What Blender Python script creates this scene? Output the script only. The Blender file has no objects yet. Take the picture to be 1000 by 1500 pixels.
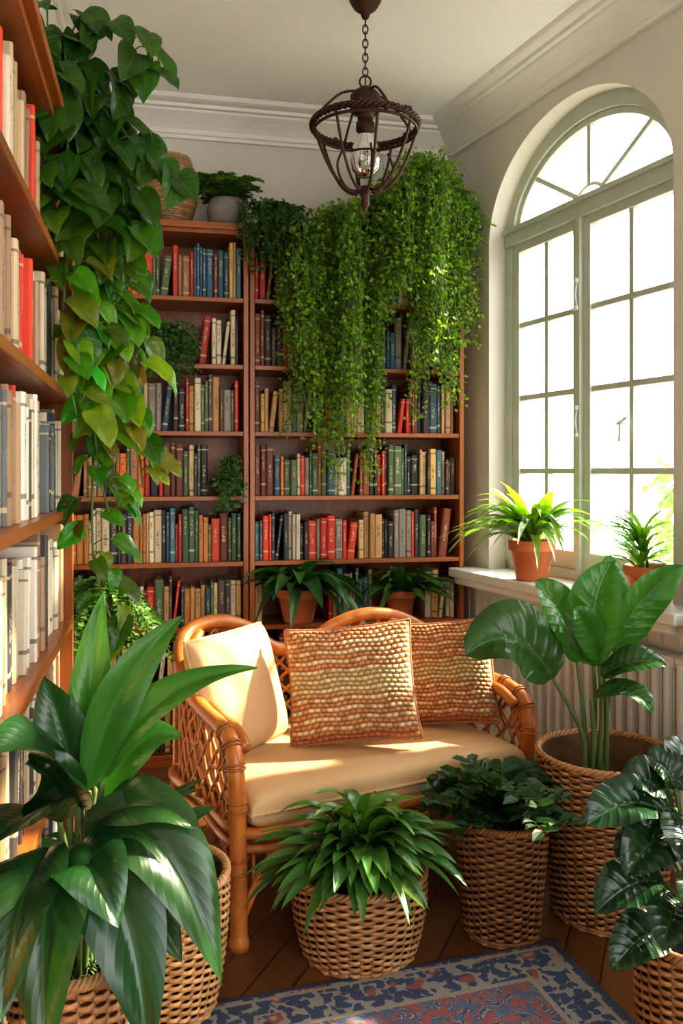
import bpy, math, random
import numpy as np
from mathutils import Vector, Matrix
rng = random.Random(7)
V = Vector
PI = math.pi

# ---------------------------------------------------------------- mesh helper
class MB:
    def __init__(s):
        s.v=[]; s.f=[]; s.m=[]; s.uv=[]; s.c=[]; s.sm=[]
    def add(s, verts, faces, mat=0, uv=None, col=(1,1,1), smooth=True):
        o=len(s.v); n=len(verts)
        s.v.extend([tuple(p) for p in verts])
        s.f.extend([tuple(i+o for i in f) for f in faces])
        s.m.extend([mat]*len(faces)); s.sm.extend([smooth]*len(faces))
        s.uv.extend(uv if uv is not None else [(0,0,0)]*n)
        if len(col)==3 and not hasattr(col[0],'__len__'): s.c.extend([tuple(col)]*n)
        else: s.c.extend([tuple(c) for c in col])
    def build(s, name, mats, bevel=None):
        me=bpy.data.meshes.new(name)
        me.from_pydata(s.v,[],s.f)
        for m in mats: me.materials.append(m)
        me.polygons.foreach_set('material_index', s.m)
        me.polygons.foreach_set('use_smooth', s.sm)
        a=me.attributes.new('luv','FLOAT_VECTOR','POINT')
        a.data.foreach_set('vector', np.array(s.uv,dtype=np.float32).ravel())
        c=np.ones((len(s.v),4),dtype=np.float32); c[:,:3]=np.array(s.c,dtype=np.float32)
        a=me.attributes.new('tint','FLOAT_COLOR','POINT')
        a.data.foreach_set('color', c.ravel())
        me.update()
        ob=bpy.data.objects.new(name,me)
        bpy.context.scene.collection.objects.link(ob)
        if bevel:
            b=ob.modifiers.new('bevel','BEVEL'); b.width=bevel; b.segments=2; b.limit_method='ANGLE'
        return ob

def group(name, loc, obs):
    e=bpy.data.objects.new(name,None); e.empty_display_size=.1
    bpy.context.scene.collection.objects.link(e); e.location=loc
    for o in obs:
        o.parent=e; o.matrix_parent_inverse=Matrix.Translation(-V(loc))
    return e

def box(mb, c, ax, ay, az, mat=0, col=(1,1,1)):
    """c centre, ax/ay/az half vectors"""
    c=V(c); ax=V(ax); ay=V(ay); az=V(az)
    L=[ax.length,ay.length,az.length]; order=sorted(range(3),key=lambda i:-L[i])
    vs=[];uv=[]; r=rng.random()*20
    for i in (-1,1):
        for j in (-1,1):
            for k in (-1,1):
                vs.append(c+ax*i+ay*j+az*k)
                q=[i*L[0],j*L[1],k*L[2]]
                uv.append((q[order[0]]+r,q[order[1]]+r,q[order[2]]+r))
    F=[(0,1,3,2),(4,6,7,5),(0,4,5,1),(2,3,7,6),(0,2,6,4),(1,5,7,3)]
    if ax.cross(ay).dot(az)<0: F=[tuple(reversed(f)) for f in F]
    mb.add(vs,F,mat,uv,col,False)

def catmull(pts, n=8, closed=False):
    P=[V(p) for p in pts]; out=[]
    N=len(P); rngi=range(N if closed else N-1)
    for i in rngi:
        if closed: p0,p1,p2,p3=P[(i-1)%N],P[i],P[(i+1)%N],P[(i+2)%N]
        else: p0,p1,p2,p3=P[max(i-1,0)],P[i],P[i+1],P[min(i+2,N-1)]
        for k in range(n):
            t=k/n
            out.append(0.5*((2*p1)+(p2-p0)*t+(2*p0-5*p1+4*p2-p3)*t*t+(3*p1-p0-3*p2+p3)*t**3))
    if not closed: out.append(P[-1])
    return out

def tube(mb, pts, r, segs=8, closed=False, mat=0, col=(1,1,1)):
    P=[V(p) for p in pts]; n=len(P)
    if n<2: return
    ref=V((0.13,0.21,1)).normalized()
    vs=[];uv=[]; dist=0; Nn=None
    for i,p in enumerate(P):
        if closed: t=(P[(i+1)%n]-P[i-1])
        else: t=P[min(i+1,n-1)]-P[max(i-1,0)]
        if t.length<1e-9: t=V((0,0,1))
        t.normalize()
        if Nn is None:
            Nn=t.cross(ref)
            if Nn.length<.05: Nn=t.cross(V((1,0,0)))
        Nn=(Nn-t*Nn.dot(t)); Nn.normalize(); B=t.cross(Nn)
        rr=r(i/(n-1)) if callable(r) else r
        if i: dist+=(P[i]-P[i-1]).length
        for k in range(segs):
            a=2*PI*k/segs
            vs.append(p+(Nn*math.cos(a)+B*math.sin(a))*rr); uv.append((dist,k/segs*.05,0))
    F=[]
    for i in range(n if closed else n-1):
        j=(i+1)%n
        for k in range(segs):
            l=(k+1)%segs
            F.append((i*segs+k,i*segs+l,j*segs+l,j*segs+k))
    if not closed:
        F.append(tuple(reversed(range(segs)))); F.append(tuple((n-1)*segs+k for k in range(segs)))
    mb.add(vs,F,mat,uv,col,True)

def lathe(mb, c, prof, segs=32, mat=0, col=(1,1,1)):
    c=V(c); vs=[];F=[];uv=[]
    for (r,z) in prof:
        for k in range(segs):
            a=2*PI*k/segs
            vs.append(c+V((r*math.cos(a),r*math.sin(a),z))); uv.append((k/segs,z,0))
    for i in range(len(prof)-1):
        for k in range(segs):
            l=(k+1)%segs
            F.append((i*segs+k,i*segs+l,(i+1)*segs+l,(i+1)*segs+k))
    mb.add(vs,F,mat,uv,col,True)

def prof(kind,t):
    if kind=='lance': return max(0,math.sin(PI*t**.8))**.85
    if kind=='ovate': return max(0,math.sin(PI*t**.72))**.8
    if kind=='oval':  return max(0,math.sin(PI*t**.85))**.62
    if kind=='heart': return max(0,math.sin(PI*t**.55))**.85
    return math.sin(PI*t)

def leaf(mb, p0,p1,p2, hw, n=(0,-.3,1), kind='lance', fold=.25, wave=.0, mat=0, col=(1,1,1), nl=10, nw=4):
    p0=V(p0);p1=V(p1);p2=V(p2); n=V(n).normalized()
    vs=[];uv=[];F=[]; ph=rng.random()*6; rv=rng.random()
    for i in range(nl+1):
        t=i/nl
        c=p0*(1-t)**2+p1*2*t*(1-t)+p2*t*t
        T=((p1-p0)*(1-t)+(p2-p1)*t)
        if T.length<1e-7: T=p2-p0
        T.normalize()
        S=T.cross(n)
        if S.length<.15: S=T.cross(V((.7,.4,.2)))
        S.normalize(); Nn=S.cross(T)
        w=hw*prof(kind,t)
        for j in range(nw+1):
            u=-1+2*j/nw
            arch_=math.sin(abs(u)*PI*.75)*.18 if nw>4 else 0
            p=c+S*(w*u*math.cos(fold))+Nn*(w*abs(u)*math.sin(fold)+w*arch_+wave*hw*abs(u)*math.sin(t*11+ph+(2 if u>0 else 0)))
            if kind=='heart': p=p-T*(w*.38*abs(u)**1.6*max(0,1-t*1.6))
            vs.append(p); uv.append((u,t,rv))
    for i in range(nl):
        for j in range(nw):
            a=i*(nw+1)+j
            F.append((a,a+1,a+nw+2,a+nw+1))
    mb.add(vs,F,mat,uv,col,True)

def small_leaves(mb, P, D, Nn, S, C, mat=0, wid=.42):
    P=np.asarray(P,float);D=np.asarray(D,float);Nn=np.asarray(Nn,float);S=np.asarray(S,float)[:,None];C=np.asarray(C,float)
    D/=np.linalg.norm(D,axis=1,keepdims=True)+1e-9
    R=np.cross(D,Nn); R/=np.linalg.norm(R,axis=1,keepdims=True)+1e-9
    Nn=np.cross(R,D)
    pts=[(0,0,0),(.3,-wid,.12),(.7,-wid*.85,.1),(1,0,-.05),(.7,wid*.85,.1),(.3,wid,.12)]
    A=np.stack([P+D*S*a+R*S*b+Nn*S*c for a,b,c in pts],axis=1)
    n=len(P); vs=A.reshape(-1,3).tolist()
    F=[];
    for i in range(n):
        o=6*i; F.append((o,o+1,o+2,o+3)); F.append((o,o+3,o+4,o+5))
    uvb=[(0,0,0),(-1,.3,0),(-1,.7,0),(0,1,0),(1,.7,0),(1,.3,0)]
    mb.add(vs,F,mat,uvb*n,np.repeat(C,6,axis=0).tolist() if n>0 else [],False)

def green(base,var=.25,yel=0.0):
    k=1+rng.uniform(-var,var); y=rng.random()*yel
    return (min(1,base[0]*k+y*.22),min(1,base[1]*k+y*.16),base[2]*k)

# ---------------------------------------------------------------- materials
def mk(name):
    m=bpy.data.materials.new(name); m.use_nodes=True
    nt=m.node_tree; b=nt.nodes['Principled BSDF']
    return m,nt,b
def nd(nt,t,**k):
    n=nt.nodes.new(t)
    for a,b in k.items(): setattr(n,a,b)
    return n
def mth(nt,op,a,b=None,c=None,clamp=False):
    n=nt.nodes.new('ShaderNodeMath'); n.operation=op; n.use_clamp=clamp
    for i,x in enumerate((a,b,c)):
        if x is None: continue
        if isinstance(x,(int,float)): n.inputs[i].default_value=x
        else: nt.links.new(x,n.inputs[i])
    return n.outputs[0]
def mixc(nt,f,a,b,mode='MIX'):
    n=nt.nodes.new('ShaderNodeMix'); n.data_type='RGBA'; n.blend_type=mode
    def s(i,x):
        if isinstance(x,(int,float)): n.inputs[i].default_value=x
        elif isinstance(x,tuple): n.inputs[i].default_value=(*x[:3],1)
        else: nt.links.new(x,n.inputs[i])
    s(0,f); s(6,a); s(7,b)
    return n.outputs[2]
def noise(nt,vec,scale,detail=4,rough=.55):
    n=nd(nt,'ShaderNodeTexNoise'); n.inputs['Scale'].default_value=scale; n.inputs['Detail'].default_value=detail; n.inputs['Roughness'].default_value=rough
    if vec is not None: nt.links.new(vec,n.inputs['Vector'])
    return n.outputs['Fac']
def attr(nt,name): return nd(nt,'ShaderNodeAttribute',attribute_name=name)
def objco(nt): return nd(nt,'ShaderNodeTexCoord').outputs['Object']
def vmul(nt,vec,s):
    n=nd(nt,'ShaderNodeVectorMath',operation='MULTIPLY'); nt.links.new(vec,n.inputs[0]); n.inputs[1].default_value=s
    return n.outputs[0]
def bump(nt,b,h,strength,dist=.01):
    n=nd(nt,'ShaderNodeBump'); n.inputs['Strength'].default_value=strength; n.inputs['Distance'].default_value=dist
    nt.links.new(h,n.inputs['Height']); nt.links.new(n.outputs[0],b.inputs['Normal'])
def simple(name,c1,c2=None,scale=8,rough=.6,bs=.0,metal=0,tint=False,dist=.005):
    m,nt,b=mk(name); b.inputs['Roughness'].default_value=rough; b.inputs['Metallic'].default_value=metal
    c2=c2 or tuple(x*.75 for x in c1)
    f=noise(nt,objco(nt),scale)
    f2=mth(nt,'MULTIPLY_ADD',f,2.2,-.6,clamp=True)
    col=mixc(nt,f2,c1,c2)
    if tint: col=mixc(nt,1.0,col,attr(nt,'tint').outputs['Color'],'MULTIPLY')
    nt.links.new(col,b.inputs['Base Color'])
    if bs: bump(nt,b,f,bs,dist)
    return m
def wood(name,c1,c2,rough=.4):
    m,nt,b=mk(name); b.inputs['Roughness'].default_value=rough
    v=vmul(nt,attr(nt,'luv').outputs['Vector'],(1.6,28,28))
    f=noise(nt,v,1.0,6,.6); f=mth(nt,'MULTIPLY_ADD',f,2.4,-.7,clamp=True)
    g=noise(nt,vmul(nt,attr(nt,'luv').outputs['Vector'],(1,3,3)),1.2,3)
    col=mixc(nt,f,c1,c2); col=mixc(nt,mth(nt,'MULTIPLY_ADD',g,1.0,-.35,clamp=True),col,tuple(x*1.4 for x in c1))
    nt.links.new(col,b.inputs['Base Color']); bump(nt,b,f,.12,.002)
    return m
def leafmat(name,veins=9,rough=.32,trans=.25,midcol=(.16,.32,.08),bmp=.35,tr_col=(1.6,2.0,.5),vw=.07,along=False,slant=9.0):
    m,nt,b=mk(name); b.inputs['Roughness'].default_value=rough
    sp=nd(nt,'ShaderNodeSeparateXYZ'); nt.links.new(attr(nt,'luv').outputs['Vector'],sp.inputs[0])
    au=mth(nt,'ABSOLUTE',sp.outputs[0])
    if along: ph=mth(nt,'SUBTRACT',mth(nt,'MULTIPLY',au,veins*2*PI),mth(nt,'MULTIPLY',sp.outputs[1],9.0))
    else: ph=mth(nt,'SUBTRACT',mth(nt,'MULTIPLY',sp.outputs[1],veins*2*PI),mth(nt,'MULTIPLY',au,slant))
    s=mth(nt,'SINE',ph); vein=mth(nt,'POWER',mth(nt,'MULTIPLY_ADD',s,.5,.5),3)
    mid=mth(nt,'SUBTRACT',1,mth(nt,'MULTIPLY',au,16),clamp=True)
    t=attr(nt,'tint').outputs['Color']
    n1=noise(nt,objco(nt),14,3)
    col=mixc(nt,mth(nt,'MULTIPLY_ADD',n1,1.6,-.4,clamp=True),mixc(nt,1.0,t,(.72,.72,.72),'MULTIPLY'),mixc(nt,1.0,t,(1.25,1.2,1.1),'MULTIPLY'))
    col=mixc(nt,mth(nt,'MULTIPLY',vein,vw),col,midcol)
    col=mixc(nt,mth(nt,'MULTIPLY',mid,.35),col,midcol)
    nt.links.new(col,b.inputs['Base Color'])
    if bmp: bump(nt,b,mth(nt,'ADD',vein,mth(nt,'MULTIPLY',mid,-2)),bmp,.003)
    tr=nd(nt,'ShaderNodeBsdfTranslucent'); nt.links.new(mixc(nt,1.0,col,tr_col,'MULTIPLY'),tr.inputs[0])
    mx=nd(nt,'ShaderNodeMixShader'); mx.inputs[0].default_value=trans
    nt.links.new(b.outputs[0],mx.inputs[1]); nt.links.new(tr.outputs[0],mx.inputs[2])
    nt.links.new(mx.outputs[0],nt.nodes['Material Output'].inputs[0])
    return m

M={}
M['wall']=simple('wall_plaster',(.67,.64,.575),(.61,.58,.52),3,.85,.08)
M['ceil']=simple('ceiling_paint',(.88,.87,.85),(.84,.83,.81),2,.9,.05)
M['trim']=simple('trim_paint',(.78,.76,.71),(.72,.70,.65),4,.5,.03)
M['winp']=simple('window_paint',(.52,.56,.49),(.45,.49,.42),9,.42,.05)
M['wood']=wood('bookcase_cherry_wood',(.38,.115,.020),(.15,.036,.007),.32)
M['leaf']=leafmat('glossy_leaf',veins=3,rough=.3,trans=.16,bmp=.12,vw=.05,along=True)
M['leafl']=leafmat('lily_leaf',veins=12,rough=.27,trans=.12,bmp=.10,vw=.03,midcol=(.06,.17,.04),slant=22)
M['leafb']=leafmat('broad_leaf',veins=9,rough=.22,trans=.13,bmp=.38,vw=.05,midcol=(.12,.28,.06))
M['pothos']=leafmat('pothos_leaf',veins=6,rough=.33,trans=.36,tr_col=(2.2,2.4,.4),bmp=.2)
M['tiny']=leafmat('tiny_leaf',veins=1,rough=.45,trans=.4,bmp=0,tr_col=(2.0,2.1,.5))
M['stem']=simple('plant_stem',(.08,.17,.04),(.12,.13,.04),20,.6)
M['soil']=simple('potting_soil',(.035,.022,.015),(.012,.008,.006),60,.95,.9,dist=.01)
M['terra']=simple('terracotta',(.60,.19,.07),(.46,.13,.05),11,.75,.25)
M['stone']=simple('stone_pot',(.30,.26,.23),(.20,.17,.15),25,.85,.4)
M['wick']=simple('wicker',(.48,.30,.14),(.26,.14,.055),30,.5,.3,tint=True,dist=.002)
M['rattan']=simple('rattan_cane',(.58,.21,.042),(.38,.105,.020),22,.30,.25,tint=True,dist=.002)
M['iron']=simple('rusted_iron',(.085,.035,.022),(.04,.02,.014),40,.5,.4,metal=.6,dist=.002)
M['rad']=simple('radiator_enamel',(.66,.64,.60),(.62,.60,.56),5,.4)

m,nt,b=mk('linen_cushion'); b.inputs['Roughness'].default_value=.85
v=objco(nt); f=noise(nt,vmul(nt,v,(350,350,350)),1,2); g=noise(nt,v,5,3)
nt.links.new(mixc(nt,mth(nt,'MULTIPLY_ADD',g,1.5,-.3,clamp=True),(.52,.32,.15),(.62,.41,.21)),b.inputs['Base Color']); bump(nt,b,f,.35,.002)
M['linen']=m
m,nt,b=mk('window_glass')
tr=nd(nt,'ShaderNodeBsdfTransparent'); gl=nd(nt,'ShaderNodeBsdfGlossy'); gl.inputs['Roughness'].default_value=.03
mx=nd(nt,'ShaderNodeMixShader'); mx.inputs[0].default_value=.05
nt.links.new(tr.outputs[0],mx.inputs[1]); nt.links.new(gl.outputs[0],mx.inputs[2]); nt.links.new(mx.outputs[0],nt.nodes['Material Output'].inputs[0])
M['glass']=m
m,nt,b=mk('bulb_glass')
tr=nd(nt,'ShaderNodeBsdfTransparent'); tr.inputs[0].default_value=(.93,.92,.9,1); gl=nd(nt,'ShaderNodeBsdfGlossy'); gl.inputs['Roughness'].default_value=.05
mx=nd(nt,'ShaderNodeMixShader'); fr=nd(nt,'ShaderNodeLayerWeight'); fr.inputs[0].default_value=.55; nt.links.new(fr.outputs['Fresnel'],mx.inputs[0])
nt.links.new(tr.outputs[0],mx.inputs[1]); nt.links.new(gl.outputs[0],mx.inputs[2]); nt.links.new(mx.outputs[0],nt.nodes['Material Output'].inputs[0])
M['bulb']=m
# books
m,nt,b=mk('book_covers'); b.inputs['Roughness'].default_value=.5
sp=nd(nt,'ShaderNodeSeparateXYZ'); nt.links.new(attr(nt,'luv').outputs['Vector'],sp.inputs[0])
u,vv,rr=sp.outputs
t=attr(nt,'tint').outputs['Color']
cu=mth(nt,'ABSOLUTE',mth(nt,'SUBTRACT',u,.5))
cb=nd(nt,'ShaderNodeCombineXYZ'); nt.links.new(mth(nt,'MULTIPLY',u,2.5),cb.inputs[0]); nt.links.new(mth(nt,'MULTIPLY',vv,38),cb.inputs[1]); nt.links.new(mth(nt,'MULTIPLY',rr,77),cb.inputs[2])
ln=noise(nt,cb.outputs[0],1,1)
txt=mth(nt,'MULTIPLY',mth(nt,'GREATER_THAN',ln,.52),mth(nt,'LESS_THAN',cu,.22))
r1=mth(nt,'FRACT',mth(nt,'MULTIPLY',rr,7.3)); lo=mth(nt,'MULTIPLY_ADD',r1,.3,.25); hi=mth(nt,'ADD',lo,.33)
txt=mth(nt,'MULTIPLY',txt,mth(nt,'MULTIPLY',mth(nt,'GREATER_THAN',vv,lo),mth(nt,'LESS_THAN',vv,hi)))
r2=mth(nt,'FRACT',mth(nt,'MULTIPLY',rr,13.7)); 
band=mth(nt,'MULTIPLY',mth(nt,'LESS_THAN',mth(nt,'ABSOLUTE',mth(nt,'SUBTRACT',vv,mth(nt,'MULTIPLY_ADD',r1,.15,.1))),.02),mth(nt,'GREATER_THAN',r2,.45))
band2=mth(nt,'MULTIPLY',mth(nt,'LESS_THAN',mth(nt,'ABSOLUTE',mth(nt,'SUBTRACT',vv,.9)),.012),mth(nt,'GREATER_THAN',r2,.3))
bw=nd(nt,'ShaderNodeRGBToBW'); nt.links.new(t,bw.inputs[0])
ink=mixc(nt,mth(nt,'GREATER_THAN',bw.outputs[0],.22),(.62,.50,.28),(.08,.05,.04))
fac=mth(nt,'MULTIPLY',mth(nt,'ADD',mth(nt,'ADD',txt,band),band2,clamp=True),.75)
g=noise(nt,objco(nt),40,3)
col=mixc(nt,fac,t,ink); col=mixc(nt,mth(nt,'MULTIPLY',g,.15),col,(.1,.08,.06))
nt.links.new(col,b.inputs['Base Color']); M['book']=m
# floor
m,nt,b=mk('floor_planks'); b.inputs['Roughness'].default_value=.35
mp=nd(nt,'ShaderNodeMapping'); mp.inputs['Rotation'].default_value=(0,0,math.radians(-68)); nt.links.new(objco(nt),mp.inputs[0])
br=nd(nt,'ShaderNodeTexBrick'); nt.links.new(mp.outputs[0],br.inputs['Vector']); br.inputs['Scale'].default_value=1; br.inputs['Brick Width'].default_value=1.3; br.inputs['Row Height'].default_value=.11; br.inputs['Mortar Size'].default_value=.003
br.inputs['Color1'].default_value=(.26,.11,.04,1); br.inputs['Color2'].default_value=(.16,.065,.025,1); br.inputs['Mortar'].default_value=(.02,.01,.006,1)
f=noise(nt,vmul(nt,mp.outputs[0],(2,40,1)),1,5)
nt.links.new(mixc(nt,mth(nt,'MULTIPLY',f,.6),br.outputs[0],(.07,.03,.012)),b.inputs['Base Color'])
M['floor']=m
# rug : luv = (x,y) metres in rug frame, z=edge distance
m,nt,b=mk('persian_rug'); b.inputs['Roughness'].default_value=.95
L=attr(nt,'luv'); sp=nd(nt,'ShaderNodeSeparateXYZ'); nt.links.new(L.outputs['Vector'],sp.inputs[0])
x,y,z=sp.outputs
xy=nd(nt,'ShaderNodeCombineXYZ'); nt.links.new(x,xy.inputs[0]); nt.links.new(y,xy.inputs[1])
wob=nd(nt,'ShaderNodeTexNoise'); wob.inputs['Scale'].default_value=22; nt.links.new(xy.outputs[0],wob.inputs['Vector'])
wv=nd(nt,'ShaderNodeVectorMath',operation='MULTIPLY_ADD'); nt.links.new(wob.outputs['Color'],wv.inputs[0]); wv.inputs[1].default_value=(.05,.05,0); nt.links.new(xy.outputs[0],wv.inputs[2])
vo=nd(nt,'ShaderNodeTexVoronoi'); vo.inputs['Scale'].default_value=13; nt.links.new(wv.outputs[0],vo.inputs['Vector'])
vo2=nd(nt,'ShaderNodeTexVoronoi'); vo2.inputs['Scale'].default_value=40; nt.links.new(wv.outputs[0],vo2.inputs['Vector'])
ring=mth(nt,'GREATER_THAN',mth(nt,'SINE',mth(nt,'MULTIPLY',vo.outputs['Distance'],60)),.45)
nn=noise(nt,vmul(nt,xy.outputs[0],(24,24,24)),1,5,.75)
field=mixc(nt,ring,(.045,.08,.16),(.36,.31,.26))
field=mixc(nt,mth(nt,'GREATER_THAN',vo2.outputs['Distance'],.52),field,(.36,.09,.06))
field=mixc(nt,mth(nt,'GREATER_THAN',nn,.54),field,(.07,.13,.23))
bord=mixc(nt,mth(nt,'GREATER_THAN',vo2.outputs['Distance'],.58),(.035,.06,.13),(.34,.30,.26))
bord=mixc(nt,mth(nt,'LESS_THAN',vo.outputs['Distance'],.26),bord,(.32,.08,.055))
bord=mixc(nt,mth(nt,'LESS_THAN',vo.outputs['Distance'],.12),bord,(.38,.32,.24))
isb=mth(nt,'LESS_THAN',z,.17)
col=mixc(nt,isb,field,bord)
l1=mth(nt,'LESS_THAN',mth(nt,'ABSOLUTE',mth(nt,'SUBTRACT',z,.17)),.008); l2=mth(nt,'LESS_THAN',mth(nt,'ABSOLUTE',mth(nt,'SUBTRACT',z,.045)),.006)
col=mixc(nt,mth(nt,'ADD',l1,l2,clamp=True),col,(.36,.31,.24))
col=mixc(nt,mth(nt,'LESS_THAN',z,.03),col,(.03,.04,.08))
col=mixc(nt,mth(nt,'MULTIPLY',noise(nt,vmul(nt,xy.outputs[0],(9,9,9)),1,5,.7),.4),col,(.13,.15,.19))
nt.links.new(col,b.inputs['Base Color']); bump(nt,b,noise(nt,vmul(nt,xy.outputs[0],(300,300,1)),1,2),.6,.003)
M['rug']=m
m,nt,b=mk('woven_seagrass'); b.inputs['Roughness'].default_value=.75
f=noise(nt,vmul(nt,objco(nt),(60,60,60)),1,3)
nt.links.new(mixc(nt,mth(nt,'MULTIPLY',f,.35),attr(nt,'tint').outputs['Color'],(.16,.06,.025)),b.inputs['Base Color']); bump(nt,b,f,.3,.002)
M['weave']=m

# ---------------------------------------------------------------- room frames
u2=V((.978,.208,0)).normalized(); n2=V((-u2.y,u2.x,0))     # back wall direction / into-wall
A=V((-.443,4.1,0))                                         # divider of the back bookcases (front)
def BC(t,n,z): return A+u2*t+n2*n+V((0,0,z))
F0=V((-.84,2.68,0))                                        # far front edge of the side bookcase
def LC(s,n,z): return F0-n2*s-u2*n+V((0,0,z))              # s toward room entrance, n into left wall
CR=V((.583,4.645,0)); w3=V((.387,-.922,0)).normalized(); o3=V((-w3.y,w3.x,0))
def RW(s,n,z): return CR+w3*s+o3*n+V((0,0,z))
H=3.25
P1=BC(-.9235,.32,0); P0=LC(3.75,.245,0); P2=RW(0,0,0); P3=RW(6.1,0,0)
P1=P1-u2*.004

def slab(name,poly,z0,z1,mat):
    mb=MB(); n=len(poly)
    vs=[(p[0],p[1],z0) for p in poly]+[(p[0],p[1],z1) for p in poly]
    F=[tuple(reversed(range(n))),tuple(range(n,2*n))]+[(i,(i+1)%n,(i+1)%n+n,i+n) for i in range(n)]
    mb.add(vs,F,0,None,(1,1,1),False); return mb.build(name,[mat])
room=[P0,P3,P2,P1]
cen=(P0+P1+P2+P3)/4
def grow(p,k=.0): d=(p-cen); d.z=0; return p+d.normalized()*k
slab('floor',room,-.1,0,M['floor'])
slab('ceiling',[grow(p,.3) for p in room],H,H+.15,M['ceil'])
mb=MB(); c=(P0+P1)/2-u2*.1; box(mb,(c.x,c.y,H/2),n2*((P1-P0).length/2+.2),u2*.1,(0,0,H/2)); mb.build('wall_left',[M['wall']])
mb=MB(); c=BC((-.9235+1.118)/2,.32+.1,0); box(mb,(c.x,c.y,H/2),u2*((P2-P1).length/2+.05),n2*.1,(0,0,H/2)); mb.build('wall_back',[M['wall']])

# right wall with two arched openings (the second one, nearer the room entrance and unseen, is added for its sunlight)
ZS=2.52; RISE=.5; SILL=.90; TH=.20; ZT=2.56; NP=.13
WINS=[(.402,1.64,.985),(1.98,3.05,2.515)]
mb=MB()
def wbox(s0,s1,za0,za1,zb0,zb1):
    vs=[RW(s0,0,za0),RW(s1,0,zb0),RW(s1,0,zb1),RW(s0,0,za1),RW(s0,TH,za0),RW(s1,TH,zb0),RW(s1,TH,zb1),RW(s0,TH,za1)]
    mb.add(vs,[(0,3,2,1),(4,5,6,7),(0,1,5,4),(3,7,6,2),(0,4,7,3),(1,2,6,5)],0,None,(1,1,1),False)
prev=-.1
for S0,S1,CM in WINS:
    SC=(S0+S1)/2; HWD=(S1-S0)/2
    wbox(prev,S0,0,H,0,H); wbox(S0,S1,0,SILL,0,SILL)
    NS=48; ss=[SC-HWD*math.cos(PI*i/NS) for i in range(NS+1)]
    ar=lambda s: ZS+RISE*math.sqrt(max(0,1-((s-SC)/HWD)**2))
    for i in range(NS): wbox(ss[i],ss[i+1],ar(ss[i]),H,ar(ss[i+1]),H)
    prev=S1
wbox(prev,6.2,0,H,0,H)
mb.build('wall_right',[M['wall']])

prf=[(0,H-.16),(.018,H-.16),(.022,H-.145),(.03,H-.14),(.035,H-.12),(.05,H-.10),(.075,H-.075),(.10,H-.055),(.105,H-.045),(.125,H-.043),(.13,H-.028),(.155,H-.024),(.17,H-.018),(.18,H-.004),(.18,H)]
def isect(p,d,q,e):
    den=d.x*e.y-d.y*e.x; w=q-p; t=(w.x*e.y-w.y*e.x)/den; return p+d*t
def crown(name,seg):
    mb=MB(); vs=[];uv=[]
    for (o,z) in prf:
        l0=P0+u2*o; lb=P1-n2*o; lr=P2-o3*o
        c1=isect(l0,n2,lb,u2); c2=isect(lb,u2,lr,w3)
        pts={'left':(l0,c1),'back':(c1,c2),'right':(c2,lr+w3*6.1)}[seg]
        for p in pts: vs.append((p.x,p.y,z)); uv.append((0,0,0))
    F=[(2*i,2*i+1,2*i+3,2*i+2) for i in range(len(prf)-1)]
    mb.add(vs,F,0,uv,(1,1,1),False); return mb.build(name,[M['trim']])
crown('trim_1','left'); crown('trim_2','back'); crown('trim_3','right')

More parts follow.
